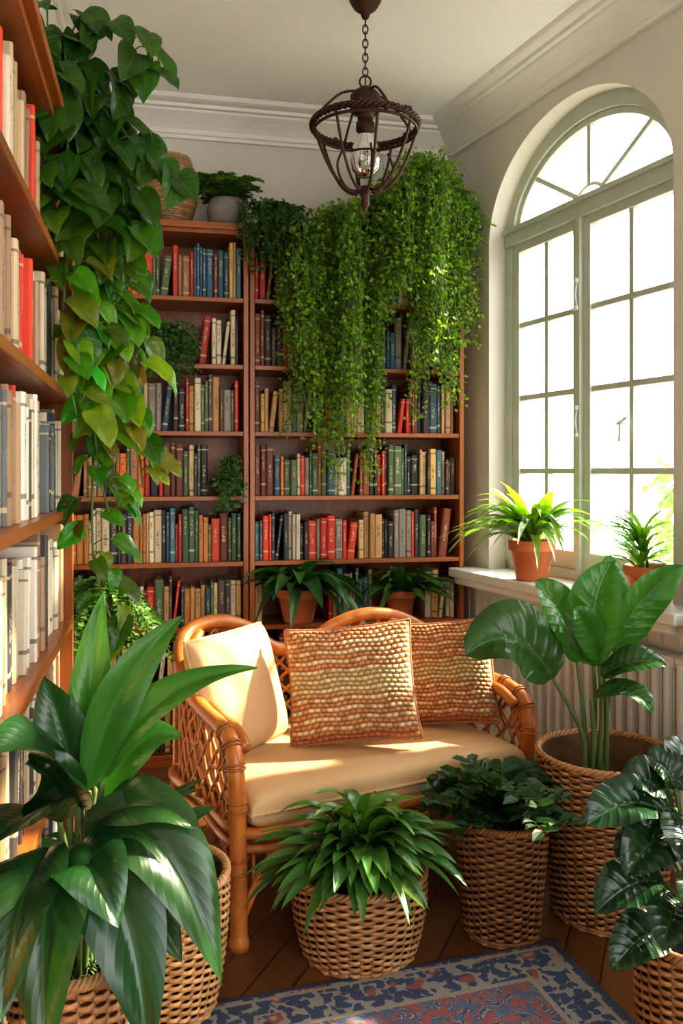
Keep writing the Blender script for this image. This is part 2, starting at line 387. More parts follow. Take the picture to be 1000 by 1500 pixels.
# ---------------------------------------------------------------- windows
def make_window(idx,S0,S1,CM):
    SC=(S0+S1)/2; HWD=(S1-S0)/2; AP=ZS+RISE
    mb=MB()
    def wbar(s0,z0,s1,z1,w,d=.02,n=NP,mat=0):
        a=RW(s0,n,z0); b=RW(s1,n,z1); ax=(b-a)/2; t=ax.normalized(); side=t.cross(o3).normalized()
        box(mb,(a+b)/2,ax,side*(w/2),o3*d,mat)
    for s in (S0+.025,S1-.025): wbar(s,SILL,s,ZS+.05,.05,.035)
    wbar(S0,ZT,S1,ZT,.075,.045); wbar(S0,ZT+.035,S1,ZT+.035,.02,.06)
    wbar(S0,SILL+.03,S1,SILL+.03,.06,.035)
    def archband(o1,o2,z1,z2,d):
        N=40; vs=[]
        for i in range(N+1):
            a=PI*i/N
            p=(SC-(HWD-o1)*math.cos(a),ZT+(AP-ZT-z1)*math.sin(a), SC-(HWD-o2)*math.cos(a),ZT+(AP-ZT-z2)*math.sin(a))
            vs+= [RW(p[0],NP-d,p[1]),RW(p[2],NP-d,p[3]),RW(p[2],NP+d,p[3]),RW(p[0],NP+d,p[1])]
        F=[]
        for i in range(N):
            for k in range(4): F.append((4*i+k,4*i+(k+1)%4,4*i+4+(k+1)%4,4*i+4+k))
        mb.add(vs,F,0,None,(1,1,1),False)
    archband(-.03,.07,-.04,.07,.035); archband(.07,.10,.07,.10,.02)
    for a in (42,90,138):
        ar=math.radians(a); wbar(SC-.10*math.cos(ar),ZT+.09*math.sin(ar),SC-(HWD-.08)*math.cos(ar),ZT+(AP-ZT-.08)*math.sin(ar),.024,.015)
    tube(mb,[RW(SC-.11*math.cos(PI*i/12),NP,ZT+.10*math.sin(PI*i/12)) for i in range(13)],.012,6)
    for (c0,c1) in ((S0+.05,CM-.004),(CM+.004,S1-.05)):
        st=.055
        wbar(c0+st/2,SILL+.06,c0+st/2,ZT-.03,st,.025); wbar(c1-st/2,SILL+.06,c1-st/2,ZT-.03,st,.025)
        wbar(c0,SILL+.10,c1,SILL+.10,.08,.024); wbar(c0,ZT-.055,c1,ZT-.055,.05,.024)
        cm=(c0+c1)/2
        wbar(cm,SILL+.1,cm,ZT-.05,.026,.016)
        for k in (1,2,3):
            zz=SILL+.14+(ZT-.08-SILL-.14)*k/4; wbar(c0+st,zz,c1-st,zz,.026,.0155)
    wbar(CM,SILL+.06,CM,ZT-.03,.03,.012,NP-.035)
    frame=mb.build('frame',[M['winp']],.003)
    mb=MB(); pv=[RW(S0+.03,NP,SILL+.05),RW(S1-.03,NP,SILL+.05)]+[RW(SC+(HWD-.03)*math.cos(PI*i/24),NP,ZT+(AP-ZT-.02)*math.sin(PI*i/24)) for i in range(25)]
    mb.add(pv,[tuple(range(len(pv)))],0,None,(1,1,1),False); gl=mb.build('glass_pane',[M['glass']])
    mb=MB()
    for z in (1.62,2.18): 
        tube(mb,[RW(CM,NP-.05,z-.06),RW(CM,NP-.06,z),RW(CM,NP-.05,z+.06)],.007,6); lathe(mb,RW(CM,NP-.055,z-.07),[(.0,0),(.012,0),(.012,.02),(0,.02)],10); lathe(mb,RW(CM,NP-.055,z+.05),[(.0,0),(.012,0),(.012,.02),(0,.02)],10)
    k=CM+.29
    tube(mb,[RW(k,NP-.03,1.60),RW(k,NP-.06,1.60)],.008,6); tube(mb,[RW(k,NP-.06,1.61),RW(k-.005,NP-.06,1.52)],.006,6)
    tube(mb,[RW(k-.03,NP-.05,1.595),RW(k+.03,NP-.05,1.62)],.006,6)
    hw=mb.build('latches',[M['winp']])
    sill=MB()
    box(sill,RW(SC+.02,-.02,SILL-.012),w3*(HWD+.15),o3*.14,(0,0,.022)); box(sill,RW(SC+.02,-.13,SILL-.05),w3*(HWD+.12),o3*.015,(0,0,.018))
    sl=sill.build('sill',[M['trim']],.006)
    group('window_%d'%idx,RW(SC,NP,SILL),[frame,gl,hw,sl])
for i,wn in enumerate(WINS): make_window(i+1,*wn)  # second window is out of view, added so sun reaches the sofa

# beadboard under sill + radiator
mb=MB()
box(mb,RW(1.5,-.008,.43),w3*1.46,o3*.008,(0,0,.43))
for i in range(37): tube(mb,[RW(.08+i*.08,-.017,.10),RW(.08+i*.08,-.017,.80)],.007,6)
box(mb,RW(1.5,-.018,.83),w3*1.46,o3*.012,(0,0,.03)); 
mb.build('trim_4',[M['trim']])
mb=MB(); box(mb,RW(2.9,-.012,.06),w3*3,o3*.012,(0,0,.06)); mb.build('baseboard_right',[M['trim']],.004)
mb=MB()
for i in range(17):
    s=.80+i*.062
    box(mb,RW(s,-.078,.43),w3*.027,o3*.03,(0,0,.29))
    for n in (-.05,-.105): tube(mb,[RW(s,n,.14),RW(s,n,.17),RW(s,n,.70),RW(s,n,.73)],.022,8)
    box(mb,RW(s,-.078,.73),w3*.029,o3*.035,(0,0,.018)); box(mb,RW(s,-.078,.15),w3*.029,o3*.035,(0,0,.018))
for s in (.84,1.74):
    box(mb,RW(s,-.078,.065),w3*.02,o3*.03,(0,0,.066))
mb.build('radiator',[M['rad']],.003)

# ---------------------------------------------------------------- bookcases and books
PAL=[(.62,.46,.26),(.68,.55,.35),(.50,.28,.11),(.025,.045,.09),(.03,.08,.11),(.60,.03,.012),(.03,.025,.03),(.08,.06,.05),(.74,.18,.02),(.09,.14,.06),(.66,.57,.42),(.28,.06,.02),(.04,.12,.20),(.36,.18,.08),(.68,.40,.12),(.26,.22,.18),(.02,.018,.022),(.16,.04,.018),(.62,.05,.015),(.52,.20,.04),(.42,.025,.012),(.04,.04,.05),(.06,.17,.22),(.72,.50,.22),(.05,.11,.05)]
PALL=[(.68,.56,.38),(.72,.62,.46),(.04,.035,.035),(.08,.07,.06),(.74,.67,.54),(.50,.32,.16),(.68,.05,.012),(.04,.06,.09),(.34,.20,.11),(.15,.17,.17),(.64,.48,.28),(.03,.025,.025),(.58,.42,.24),(.70,.60,.44),(.66,.55,.36)]
def book(mb,base,ux,nn,th,h,d,col,lean=0,pg=(.62,.53,.38)):
    """base = front lower left corner; ux along shelf, nn into the shelf"""
    up=V((0,0,1)); 
    zx=(up*math.cos(lean)+ux*math.sin(lean)); xx=(ux*math.cos(lean)-up*math.sin(lean))
    r=min(.006,th*.3)
    sec=[(0,r),(th*.2,0),(th*.8,0),(th,r),(th,d),(0,d)]
    us=[0,.1,.9,1,1,0]; rv=rng.random()
    vs=[];uv=[]
    for k,z in ((0,0),(1,h)):
        for (x,y),uu in zip(sec,us):
            vs.append(base+xx*x+nn*y+zx*z); uv.append((uu if y<r*1.1 else -1,float(k),rv))
    F=[(i,(i+1)%6,(i+1)%6+6,i+6) for i in range(6)]
    mb.add(vs,F,0,uv,col,False)
    t=.0025; pz=h-.003
    pv=[base+xx*x+nn*y+zx*pz for x,y in((t,r+.002),(th-t,r+.002),(th-t,d),(t,d))]
    mb.add(pv,[(0,1,2,3)],0,[(-1,-1,0)]*4,pg,False)
    tv=[base+xx*x+nn*y+zx*h for x,y in sec]; ti=[base+xx*x+nn*y+zx*h for x,y in ((t,r+.002),(t*1.5,r+.0015),(th-t*1.5,r+.0015),(th-t,r+.002),(th-t,d),(t,d))]
    mb.add(tv+ti,[(i,(i+1)%6,(i+1)%6+6,i+6) for i in range(6)],0,[(-1,-1,0)]*12,col,False)
def fill(mb,fn,t0,t1,z,hmax,pal,sign=1,skip=(),inset=.03,dep=.2,hr=(.62,.93)):
    x=t0+.004; ux=(fn(1,0,0)-fn(0,0,0)).normalized(); nn=(fn(0,1,0)-fn(0,0,0)).normalized()
    runcol=None; run=0; ht=rng.uniform(*hr)
    while x<t1-.02:
        th=rng.choice([.014,.018,.02,.024,.028,.034,.04])*rng.uniform(.85,1.1)
        if x+th>t1-.003: break
        sk=False
        for a,b in skip:
            if x+th>a and x<b: x=b; sk=True
        if sk: continue
        if run<=0: runcol=rng.choice(pal); run=rng.choice([1,1,1,1,2,3]); ht=rng.uniform(*hr)
        run-=1
        k=rng.uniform(.8,1.15); c=tuple(min(1,q*k) for q in runcol)
        h=hmax*min(.94,ht*rng.uniform(.95,1.05)); lean=0
        if rng.random()<.06 and x+th+h*.16<t1-.01:
            book(mb,fn(x+.0,inset+rng.uniform(0,.015),z),ux,nn,th,h*.97,dep*rng.uniform(.8,1),c,.12); x+=th+h*.125
            continue
        book(mb,fn(x,inset+rng.uniform(0,.025),z),ux,nn,th-.0008,h,dep*rng.uniform(.85,1),c); x+=th
ZB=[.06,.345,.655,.965,1.28,1.59,1.91,2.23,2.555]
for bi,(t0,t1) in enumerate(((-.9,-.003),(.003,1.088))):
    mb=MB(); T=.024
    for t in (t0+T/2,t1-T/2): box(mb,BC(t,.155,ZB[-1]/2+.012),u2*(T/2),n2*.155,(0,0,ZB[-1]/2+.012))
    for z in ZB: box(mb,BC((t0+t1)/2,.155,z-.011+.0),u2*((t1-t0)/2-T),n2*.15,(0,0,.011))
    box(mb,BC((t0+t1)/2,.15,ZB[-1]+.012),u2*((t1-t0)/2+.004),n2*.168,(0,0,.016))
    box(mb,BC((t0+t1)/2,.303,ZB[-1]/2),u2*((t1-t0)/2-.001),n2*.005,(0,0,ZB[-1]/2))
    box(mb,BC((t0+t1)/2,.02,.03),u2*((t1-t0)/2-T),n2*.01,(0,0,.03))
    mb.build('bookcase',[M['wood']],.0025)
    mb=MB()
    for i,z in enumerate(ZB[:-1]):
        hm=ZB[i+1]-z-.03; skip=[]
        if bi==0 and i==6: skip=[(-.62,-.24)]
        if bi==0 and i==4: skip=[(-.19,-.03)]
        if bi==1 and i==2: skip=[(.08,.40),(.64,.90)]
        fill(mb,BC,t0+T,t1-T,z+.001,hm,PAL,skip=skip)
    mb.build('row_of_books',[M['book']])
ZL=[.06]+[.244+.348*i for i in range(7)]
mb=MB(); T=.026; SE=1.60
for s in (T/2,SE-T/2): box(mb,LC(s,.12,ZL[-1]/2),n2*(T/2),u2*.119,(0,0,ZL[-1]/2))
for z in ZL: box(mb,LC(SE/2,.118,z-.013),n2*(SE/2-T),u2*.117,(0,0,.013))
box(mb,LC(SE/2,.11,ZL[-1]+.012),n2*(SE/2+.01),u2*.13,(0,0,.015)); box(mb,LC(SE/2,.235,ZL[-1]/2),n2*(SE/2),u2*.004,(0,0,ZL[-1]/2))
mb.build('bookcase',[M['wood']],.0025)
mb=MB()
def LCi(t,n,z): return LC(SE-t,n,z)
for i,z in enumerate(ZL[:-1]):
    hm=ZL[i+1]-z-.03
    fill(mb,LCi,T,SE-T,z+.001,hm,PALL,dep=.17,inset=.025,hr=(.70,.93))
mb.build('row_of_books',[M['book']])

# ---------------------------------------------------------------- baskets, pots
def wicker(c,rt,rb,h,rows=None,stakes=26,tone=(1,1,1),belly=0,soil=.05):
    mb=MB(); c=V(c); rows=rows or int(h/.0105); sr=h/rows*.54; ns=stakes*4
    R=lambda t: rb+(rt-rb)*t+belly*math.sin(PI*t)
    for r in range(rows):
        t=(r+.5)/rows; z=h*t; k=rng.uniform(.72,1.25); col=tuple(x*k for x in tone); vs=[];F=[];seg=6
        for i in range(ns):
            a=2*PI*i/ns; w=math.cos(a*stakes/2+ (PI if r%2 else 0))*.0075
            rr=R(t)+w
            for q in range(seg):
                b=2*PI*q/seg
                d=rr+math.cos(b)*.0040
                vs.append(c+V((d*math.cos(a),d*math.sin(a),z+math.sin(b)*sr)))
        for i in range(ns):
            j=(i+1)%ns
            for q in range(seg):
                p=(q+1)%seg; F.append((i*seg+q,j*seg+q,j*seg+p,i*seg+p))
        mb.add(vs,F,0,None,col)
    for i in range(stakes):
        a=2*PI*(i+.5)/stakes
        tube(mb,[c+V((R(t)*math.cos(a),R(t)*math.sin(a),h*t)) for t in (0.01,.25,.5,.75,1)],.004,5,col=tuple(x*.6 for x in tone))
    for ph in (0,2.1,4.2):
        pts=[]
        for i in range(150):
            a=2*PI*i/150; b=a*22+ph; rr=R(1)+math.cos(b)*.007
            pts.append(c+V((rr*math.cos(a),rr*math.sin(a),h+.004+math.sin(b)*.007)))
        tube(mb,pts,.006,6,closed=True,col=tuple(x*rng.uniform(.85,1.15) for x in tone))
    for i in range(2): tube(mb,[c+V(((R(0)+.002)*math.cos(2*PI*k/60),(R(0)+.002)*math.sin(2*PI*k/60),.006+i*.008)) for k in range(60)],.006,6,closed=True,col=tone)
    lathe(mb,c,[(0,.004),(R(0)-.008,.004),(R(.5)-.011,h*.5)],40,1)
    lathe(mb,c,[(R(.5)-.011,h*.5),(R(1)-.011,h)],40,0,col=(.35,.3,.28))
    o=mb.build('wicker_basket',[M['wick'],M['soil']])
    mb=MB(); q=1-soil/h; lathe(mb,c+V((0,0,h-soil)),[(R(q)-.012,0),(R(q)*.6,.006),(0,.012)],30)
    s=mb.build('soil',[M['soil']]); return [o,s]
def terra(c,r,h):
    mb=MB(); lathe(mb,c,[(0,0),(r*.68,0),(r*.70,.004),(r*.93,h*.74),(r*1.02,h*.74),(r*1.04,h*.76),(r*1.06,h*.98),(r*1.04,h),(r*.96,h),(r*.93,h*.97),(r*.9,h*.8)],36)
    o=mb.build('terracotta_pot',[M['terra']])
    mb=MB(); lathe(mb,V(c)+V((0,0,h*.88)),[(r*.95,0),(r*.5,.004),(0,.006)],24); return [o,mb.build('soil',[M['soil']])]

def rosette(mb,c,n,L,hw,base,kind='lance',el=(20,80),droop=.6,az=(0,360),yel=.1,fold=.3,petiole=0,nl=9,backlim=None,mat=0,var=.3):
    c=V(c)
    for i in range(n):
        a=math.radians(rng.uniform(*az)); e=math.radians(el[0]+(el[1]-el[0])*((i+rng.random())/n)); l=rng.uniform(*L)
        hd=V((math.cos(a),math.sin(a),0))
        if backlim is not None and hd.y>0: l*=backlim
        d=hd*math.cos(e)+V((0,0,math.sin(e)))
        p0=c+hd*rng.uniform(0,.02)
        if petiole:
            q=p0+d*l*petiole; tube(mb,[p0,(p0+q)/2+V((0,0,.005)),q],.0022,5,mat=1); p0=q
        p1=p0+d*l*.55; dr=droop*rng.uniform(.6,1.3)
        p2=p1+hd*l*.45*math.cos(e*.4)+V((0,0,-l*.5*dr+l*.25*math.sin(e)))
        leaf(mb,p0,p1,p2,hw*rng.uniform(.75,1.15),(hd*-.35+V((rng.uniform(-.3,.3),rng.uniform(-.3,.3),1))),kind,fold,.06,mat,green(base,var,yel),nl,4)
def bush(mb,c,n,L,ls,base,el=(15,85),az=(0,360),droop=.4,step=None,yel=.1,wid=.4,back=1.0):
    c=V(c);P=[];D=[];Nn=[];S=[];C=[]; step=step or ls*.55
    for i in range(n):
        a=math.radians(rng.uniform(*az)); e=math.radians(rng.uniform(*el)); l=rng.uniform(*L)
        hd=V((math.cos(a),math.sin(a),0)); 
        if hd.y>0: l*=back
        d=hd*math.cos(e)+V((0,0,math.sin(e)))
        p1=c+d*l*.6; p2=p1+hd*l*.4+V((0,0,-l*droop))
        m=max(3,int(l/step)); pts=[]
        for k in range(m+1):
            t=k/m; p=c*(1-t)**2+p1*2*t*(1-t)+p2*t*t; pts.append(p)
            if k<1: continue
            T=(pts[-1]-pts[-2]).normalized(); sd=T.cross(V((0,0,1)))
            if sd.length<.1: sd=V((1,0,0))
            sd.normalize()
            for sg in (-1,1):
                dd=T*.5+sd*sg+V((rng.uniform(-.3,.3),rng.uniform(-.3,.3),rng.uniform(-.2,.4)))
                P.append(p);D.append(dd);Nn.append((rng.uniform(-.4,.4),rng.uniform(-.6,.2),1));S.append(ls*rng.uniform(.7,1.2));C.append(green(base,.35,yel))
        tube(mb,pts[::max(1,m//5)],.0015,4,mat=1)
    small_leaves(mb,P,D,Nn,S,C,0,wid)
def trails(mb,starts,ls,base,spread=.02,yel=.3,dens=1.0,wid=.42):
    """starts: list of (origin, edge point, zbottom[, sideways drift])"""
    P=[];D=[];Nn=[];S=[];C=[]
    for it in starts:
        o,e,zb=it[:3]; dx=it[3] if len(it)>3 else 0
        o=V(o);e=V(e); mid=(o+e)/2+V((0,0,.03)); L=e.z-zb
        pts=catmull([o,mid,e,e+V((dx*.3+rng.uniform(-.02,.02),rng.uniform(-.02,.015),-L*.33)),e+V((dx*.7+rng.uniform(-.04,.04),rng.uniform(-.02,.015),-L*.66)),e+V((dx+rng.uniform(-.05,.05),rng.uniform(-.02,.015),-L))],6)
        tube(mb,pts[::2],.0012,4,mat=1)
        ln=sum((pts[i+1]-pts[i]).length for i in range(len(pts)-1)); n=int(ln/(ls*.55)*dens)
        for k in range(n):
            x=rng.random()*(len(pts)-1.001); i=int(x); p=pts[i].lerp(pts[i+1],x-i)
            dd=V((rng.gauss(0,1),rng.gauss(-.3,1),rng.gauss(-.5,.7)))
            P.append(p+V((rng.gauss(0,spread*.5),rng.gauss(0,spread*.5),0)));D.append(dd);Nn.append((rng.uniform(-.2,1.1),rng.uniform(-1,.0),rng.uniform(.2,1)))
            S.append(ls*rng.uniform(.6,1.25)); k2=max(0,1-x/len(pts)); C.append(green(base,.4,yel*(1.3-k2)))  # yellower towards the bottom: sunlight painted into the leaf tint
    small_leaves(mb,P,D,Nn,S,C,0,wid)
DG=(.02,.075,.018)

# cascade of creeping fig on top of the right back bookcase
mb=MB(); starts=[]
def yf(x): return 4.1+(x+.443)*.2126
clus=[(-.225,.06,2.58,1.56,30,.08),(-.135,.07,2.64,1.46,36,.19),(-.04,.065,2.70,1.30,42,.11),(.06,.06,2.72,1.44,34,.22),(.14,.055,2.76,1.32,36,.11),(.22,.07,2.86,2.02,34,.20),(.31,.07,2.94,2.20,34,.25),(.385,.05,2.98,1.60,34,.14),(.46,.06,2.98,1.82,34,.24),(.545,.05,2.92,1.70,32,.13),(.625,.045,2.80,1.98,22,.08)]
for cx,hwd,zt,zb,n,dep in clus:
    for i in range(n):
        r=rng.uniform(-1,1); x=cx+r*hwd*1.15; z1=zb+(zt-zb)*(.50*abs(r)**1.6*rng.uniform(.3,1.1)+.30*rng.random()**2)
        top=zt-.16*rng.random()-(.12*abs(r)); yy=yf(x)-dep*rng.uniform(.3,1.2)-.01
        xo=.28+(x-.15)*.8
        starts.append(((xo,yf(xo)+.14,2.66),(x,yy,top),min(z1,top-.1),-r*hwd*.7))
trails(mb,starts,.021,(.11,.25,.018),.045,.5,.9)
bush(mb,(.38,yf(.38)+.06,2.66),150,(.2,.42),.021,(.10,.23,.016),el=(10,88),droop=.25,back=.3,yel=.3)
bush(mb,(.12,yf(.12)+.06,2.60),70,(.14,.26),.021,(.09,.21,.016),el=(10,80),droop=.35,back=.3,yel=.2)
fol=mb.build('foliage',[M['tiny'],M['stem']])
mb=MB(); lathe(mb,V((.38,yf(.38)+.13,2.583)),[(0,0),(.09,0),(.12,.12),(.115,.12),(.09,.08),(0,.08)],30); pt=mb.build('planter_bowl',[M['stone']])
group('trailing_creeping_fig_plant',(.38,yf(.38)+.13,2.583),[fol,pt])

c=BC(-.10,.10,2.583); mb=MB(); lathe(mb,c,[(0,0),(.06,0),(.085,.03),(.098,.08),(.085,.13),(.08,.14),(.07,.135),(.07,.11),(0,.11)],32); pt=mb.build('stone_pot',[M['stone']])
mb=MB(); bush(mb,c+V((0,0,.13)),110,(.13,.26),.036,(.05,.15,.03),el=(25,88),droop=.12,back=.6,yel=.2); group('potted_fern',c,[pt,mb.build('foliage',[M['tiny'],M['stem']])])
mb=MB(); c=BC(-.37,.14,2.583); 
for r in range(32):
    t=r/31; rr=.06+.065*math.sin(PI*(.10+.76*t)); k=rng.uniform(.8,1.2)
    tube(mb,[c+V(((rr+.004*math.cos(12*q*PI/12+r*PI))*math.cos(2*PI*q/48),(rr+.004*math.cos(12*q*PI/12+r*PI))*math.sin(2*PI*q/48),.008+t*.33)) for q in range(48)],.0065,6,closed=True,col=(k,k,k))
lathe(mb,c,[(0,.004),(.07,.004),(.11,.1),(.11,.2),(.075,.32)],24,1)
mb.build('wicker_vase',[M['wick'],M['soil']])
c=BC(.13,.12,2.583); mb=MB(); lathe(mb,c,[(0,0),(.06,0),(.075,.09),(.07,.09),(.06,.07),(0,.07)],24); pt=mb.build('stone_pot',[M['stone']])
mb=MB(); trails(mb,[(c+V((0,0,.09)),BC(.12+rng.uniform(-.17,.17),-.03-rng.uniform(0,.08),2.60+rng.uniform(0,.07)),2.60-rng.uniform(.05,.27)) for _ in range(50)],.022,(.035,.12,.025),.03,.1)
bush(mb,c+V((0,0,.08)),45,(.1,.17),.022,DG,droop=.3,back=.5); group('potted_trailing_ivy',c,[pt,mb.build('foliage',[M['tiny'],M['stem']])])
for (t,z,w,fall,n,s) in ((-.42,1.912,.15,.12,60,.10),(-.10,1.282,.05,.14,26,.055)):
    c=BC(t,.09,z); mb=MB(); lathe(mb,c,[(0,0),(s*.65,0),(s*.8,s*1.3),(s*.75,s*1.3),(s*.6,s),(0,s)],20); pt=mb.build('stone_pot',[M['stone']])
    mb=MB(); trails(mb,[(c+V((0,0,s*1.2)),BC(t+rng.uniform(-w,w),-.02-rng.uniform(0,.05),z+rng.uniform(.05,.19)),z-rng.uniform(-.08,fall)+.03) for _ in range(n)],.02,(.05,.16,.035),.03,.08)
    bush(mb,c+V((0,0,s*1.1)),int(n*.7),(.08,w+.05),.02,(.05,.16,.035),el=(10,70),back=.3); group('potted_string_of_pearls',c,[pt,mb.build('foliage',[M['tiny'],M['stem']])])

# terracotta plants on the low shelf
c=BC(.25,.07,.657); pt=terra(c,.105,.165); mb=MB(); lc=c+V((0,-.02,.15))
rosette(mb,lc,26,(.28,.40),.042,(.035,.13,.03),'ovate',el=(35,85),droop=1.0,az=(170,380),yel=.08); rosette(mb,lc+V((0,-.03,0)),18,(.32,.44),.044,(.03,.12,.03),'ovate',el=(30,62),droop=1.5,az=(175,375),yel=.05)
group('potted_aspidistra',c,pt+[mb.build('foliage',[M['leaf'],M['stem']])])
c=BC(.78,.09,.657); pt=terra(c,.08,.14); mb=MB()
rosette(mb,c+V((0,-.02,.12)),54,(.24,.36),.022,(.045,.15,.03),el=(20,82),droop=.9,az=(170,380),yel=.15)
group('potted_spider_plant',c,pt+[mb.build('foliage',[M['leaf'],M['stem']])])
# sill plants
c=RW(.85,-.06,SILL+.011); pt=terra(c,.10,.18); mb=MB()
rosette(mb,c+V((0,0,.15)),64,(.36,.56),.018,(.12,.24,.07),el=(35,86),droop=1.15,yel=.4,az=(125,320)); rosette(mb,c+V((0,0,.15)),9,(.28,.40),.042,(.22,.40,.05),'ovate',el=(60,85),droop=.1,yel=.8,az=(120,330))
group('potted_dracaena',c,pt+[mb.build('foliage',[M['pothos'],M['stem']])])
c=RW(1.59,-.07,SILL+.011); pt=terra(c,.086,.14); mb=MB()
for k in range(5): rosette(mb,c+V((-.02,0,.12+.035*k)),14,(.14,.20),.011,(.09,.26,.04),el=(10,70),droop=.3,yel=.4,az=(115,300))
tube(mb,[c+V((0,0,.1)),c+V((-.02,0,.28))],.006,6,mat=1)
group('potted_palm',c,pt+[mb.build('foliage',[M['pothos'],M['stem']])])

# ---------------------------------------------------------------- pothos vines on side bookcase
mb=MB()
vines=[
 [(-.90,2.50,2.40),(-.80,2.50,2.55),(-.74,2.46,2.42),(-.73,2.44,2.15),(-.74,2.45,1.85),(-.72,2.45,1.60),(-.69,2.45,1.38),(-.67,2.46,1.28)],
 [(-.90,2.50,2.40),(-.84,2.48,2.62),(-.74,2.42,2.60),(-.66,2.40,2.64),(-.60,2.38,2.60),(-.56,2.36,2.48)],
 [(-.86,2.50,2.40),(-.76,2.46,2.46),(-.68,2.42,2.40),(-.60,2.40,2.34),(-.52,2.38,2.22),(-.46,2.38,2.20)],
 [(-.88,2.45,2.40),(-.80,2.36,2.45),(-.74,2.30,2.30),(-.74,2.30,2.00),(-.75,2.30,1.75),(-.72,2.32,1.55)],
 [(-.88,2.55,2.40),(-.74,2.52,2.44),(-.66,2.50,2.25),(-.66,2.50,2.00),(-.64,2.50,1.82),(-.60,2.50,1.70)],
 [(-.86,2.50,2.40),(-.77,2.47,2.40),(-.70,2.45,2.1),(-.70,2.46,1.7),(-.72,2.47,1.4),(-.72,2.48,1.15),(-.68,2.48,1.0),(-.66,2.48,.93)],
 [(-.90,2.40,2.40),(-.88,2.30,2.55),(-.80,2.25,2.52),(-.78,2.24,2.30),(-.78,2.24,2.1)],
 [(-.88,2.50,2.40),(-.78,2.48,2.48),(-.70,2.46,2.35),(-.64,2.46,2.2),(-.62,2.46,2.05)],
 [(-.88,2.52,2.40),(-.78,2.50,2.44),(-.71,2.52,2.2),(-.70,2.52,1.9),(-.69,2.52,1.6),(-.66,2.52,1.45)],
 [(-.88,2.42,2.40),(-.78,2.38,2.44),(-.72,2.38,2.25),(-.72,2.38,1.95),(-.71,2.38,1.75)],
 [(-.88,2.50,2.40),(-.80,2.44,2.52),(-.72,2.40,2.52),(-.66,2.38,2.42),(-.62,2.38,2.28)],
 [(-.88,2.55,2.40),(-.76,2.56,2.44),(-.71,2.58,2.1),(-.68,2.58,1.7),(-.62,2.58,1.5),(-.60,2.58,1.35)],
]
for vi,vn in enumerate(vines):
    pts=catmull(vn,12); tube(mb,pts,.0035,6,mat=1)
    acc=0; gap=.03
    for i in range(4,len(pts)):
        acc+=(pts[i]-pts[i-1]).length
        if acc<gap and i<len(pts)-1: continue
        acc=0; gap=rng.uniform(.015,.033)
        a=rng.uniform(-2.6,.6); out=V((math.cos(a),math.sin(a),0)); out.x+=.25; out.normalize()
        p=pts[i]; big=rng.uniform(.075,.135)*(1.15 if p.z>2.0 else (.95 if p.z>1.5 else .8))
        q=p+out*rng.uniform(.03,.06)+V((0,0,.015)); tube(mb,[p,(p+q)/2+V((0,0,.01)),q],.0018,5,mat=1)
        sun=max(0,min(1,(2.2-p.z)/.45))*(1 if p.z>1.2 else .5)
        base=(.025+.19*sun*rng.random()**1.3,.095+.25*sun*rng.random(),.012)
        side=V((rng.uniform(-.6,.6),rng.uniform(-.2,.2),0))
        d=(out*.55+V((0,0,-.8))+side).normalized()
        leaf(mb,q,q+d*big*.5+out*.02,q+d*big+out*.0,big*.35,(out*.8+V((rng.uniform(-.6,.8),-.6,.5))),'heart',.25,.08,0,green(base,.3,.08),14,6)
for i in range(48):
    a=rng.uniform(0,2*PI); o=V((-.89+rng.uniform(-.03,.06),2.40+rng.uniform(-.15,.1),2.40)); d=V((math.cos(a)*.5+.1,math.sin(a)*.5-.2,1)).normalized(); q=o+d*rng.uniform(.08,.33)
    tube(mb,[o,(o+q)/2,q],.0025,5,mat=1); big=rng.uniform(.09,.15); dd=V((d.x+rng.uniform(-.5,.5),d.y-.3,-.5)).normalized()
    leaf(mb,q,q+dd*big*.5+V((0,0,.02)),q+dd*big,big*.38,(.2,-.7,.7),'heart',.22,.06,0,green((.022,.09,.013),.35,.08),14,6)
fol=mb.build('foliage',[M['pothos'],M['stem']])
c=LC(.22,.115,ZL[-1]+.03); mb=MB(); lathe(mb,c,[(0,0),(.06,0),(.085,.13),(.08,.13),(.07,.1),(0,.1)],28); pt=mb.build('terracotta_pot',[M['terra']])
group('potted_pothos_vine',c,[fol,pt])
pot=MB(); cc=V((-.84,3.00,.0)); 
lathe(pot,cc+V((0,0,.0)),[(0,0),(.11,0),(.11,.02),(.02,.03),(.018,.80),(.1,.81),(.1,.83),(0,.83)],28); st=pot.build('plant_stand',[M['iron']])
cc2=cc+V((0,0,.832)); pp=terra(cc2,.09,.13); mb=MB()
bush(mb,cc2+V((0,0,.12)),130,(.15,.28),.024,(.06,.17,.035),el=(-5,85),droop=.8,yel=.25)
group('potted_maidenhair_fern',cc,[st]+pp+[mb.build('foliage',[M['tiny'],M['stem']])])

# ---------------------------------------------------------------- pendant lamp
LX,LY=.092,3.3; mb=MB(); c=V((LX,LY,0))
lathe(mb,c,[(0,H),(.065,H),(.068,H-.012),(.06,H-.035),(.045,H-.06),(.02,H-.08),(.012,H-.10),(0,H-.10)],28)
z=H-.10
k=0
while z>2.93:
    pts=[]
    for i in range(14):
        a=2*PI*i/14; x=.010*math.cos(a); zz=.018*math.sin(a)
        pts.append(c+(V((x,0,z-.015+zz)) if k%2 else V((0,x,z-.015+zz))))
    tube(mb,pts,.003,5,closed=True); z-=.0275; k+=1
tube(mb,[c+V((.022*math.cos(2*PI*i/20),0,2.905+.022*math.sin(2*PI*i/20))) for i in range(20)],.004,6,closed=True)
lathe(mb,c,[(0,2.885),(.018,2.885),(.045,2.865),(.058,2.85),(.058,2.79),(.05,2.785),(.03,2.78),(.03,2.75),(.036,2.745),(.036,2.715),(0,2.715)],24)
RZ=2.735; RR=.205
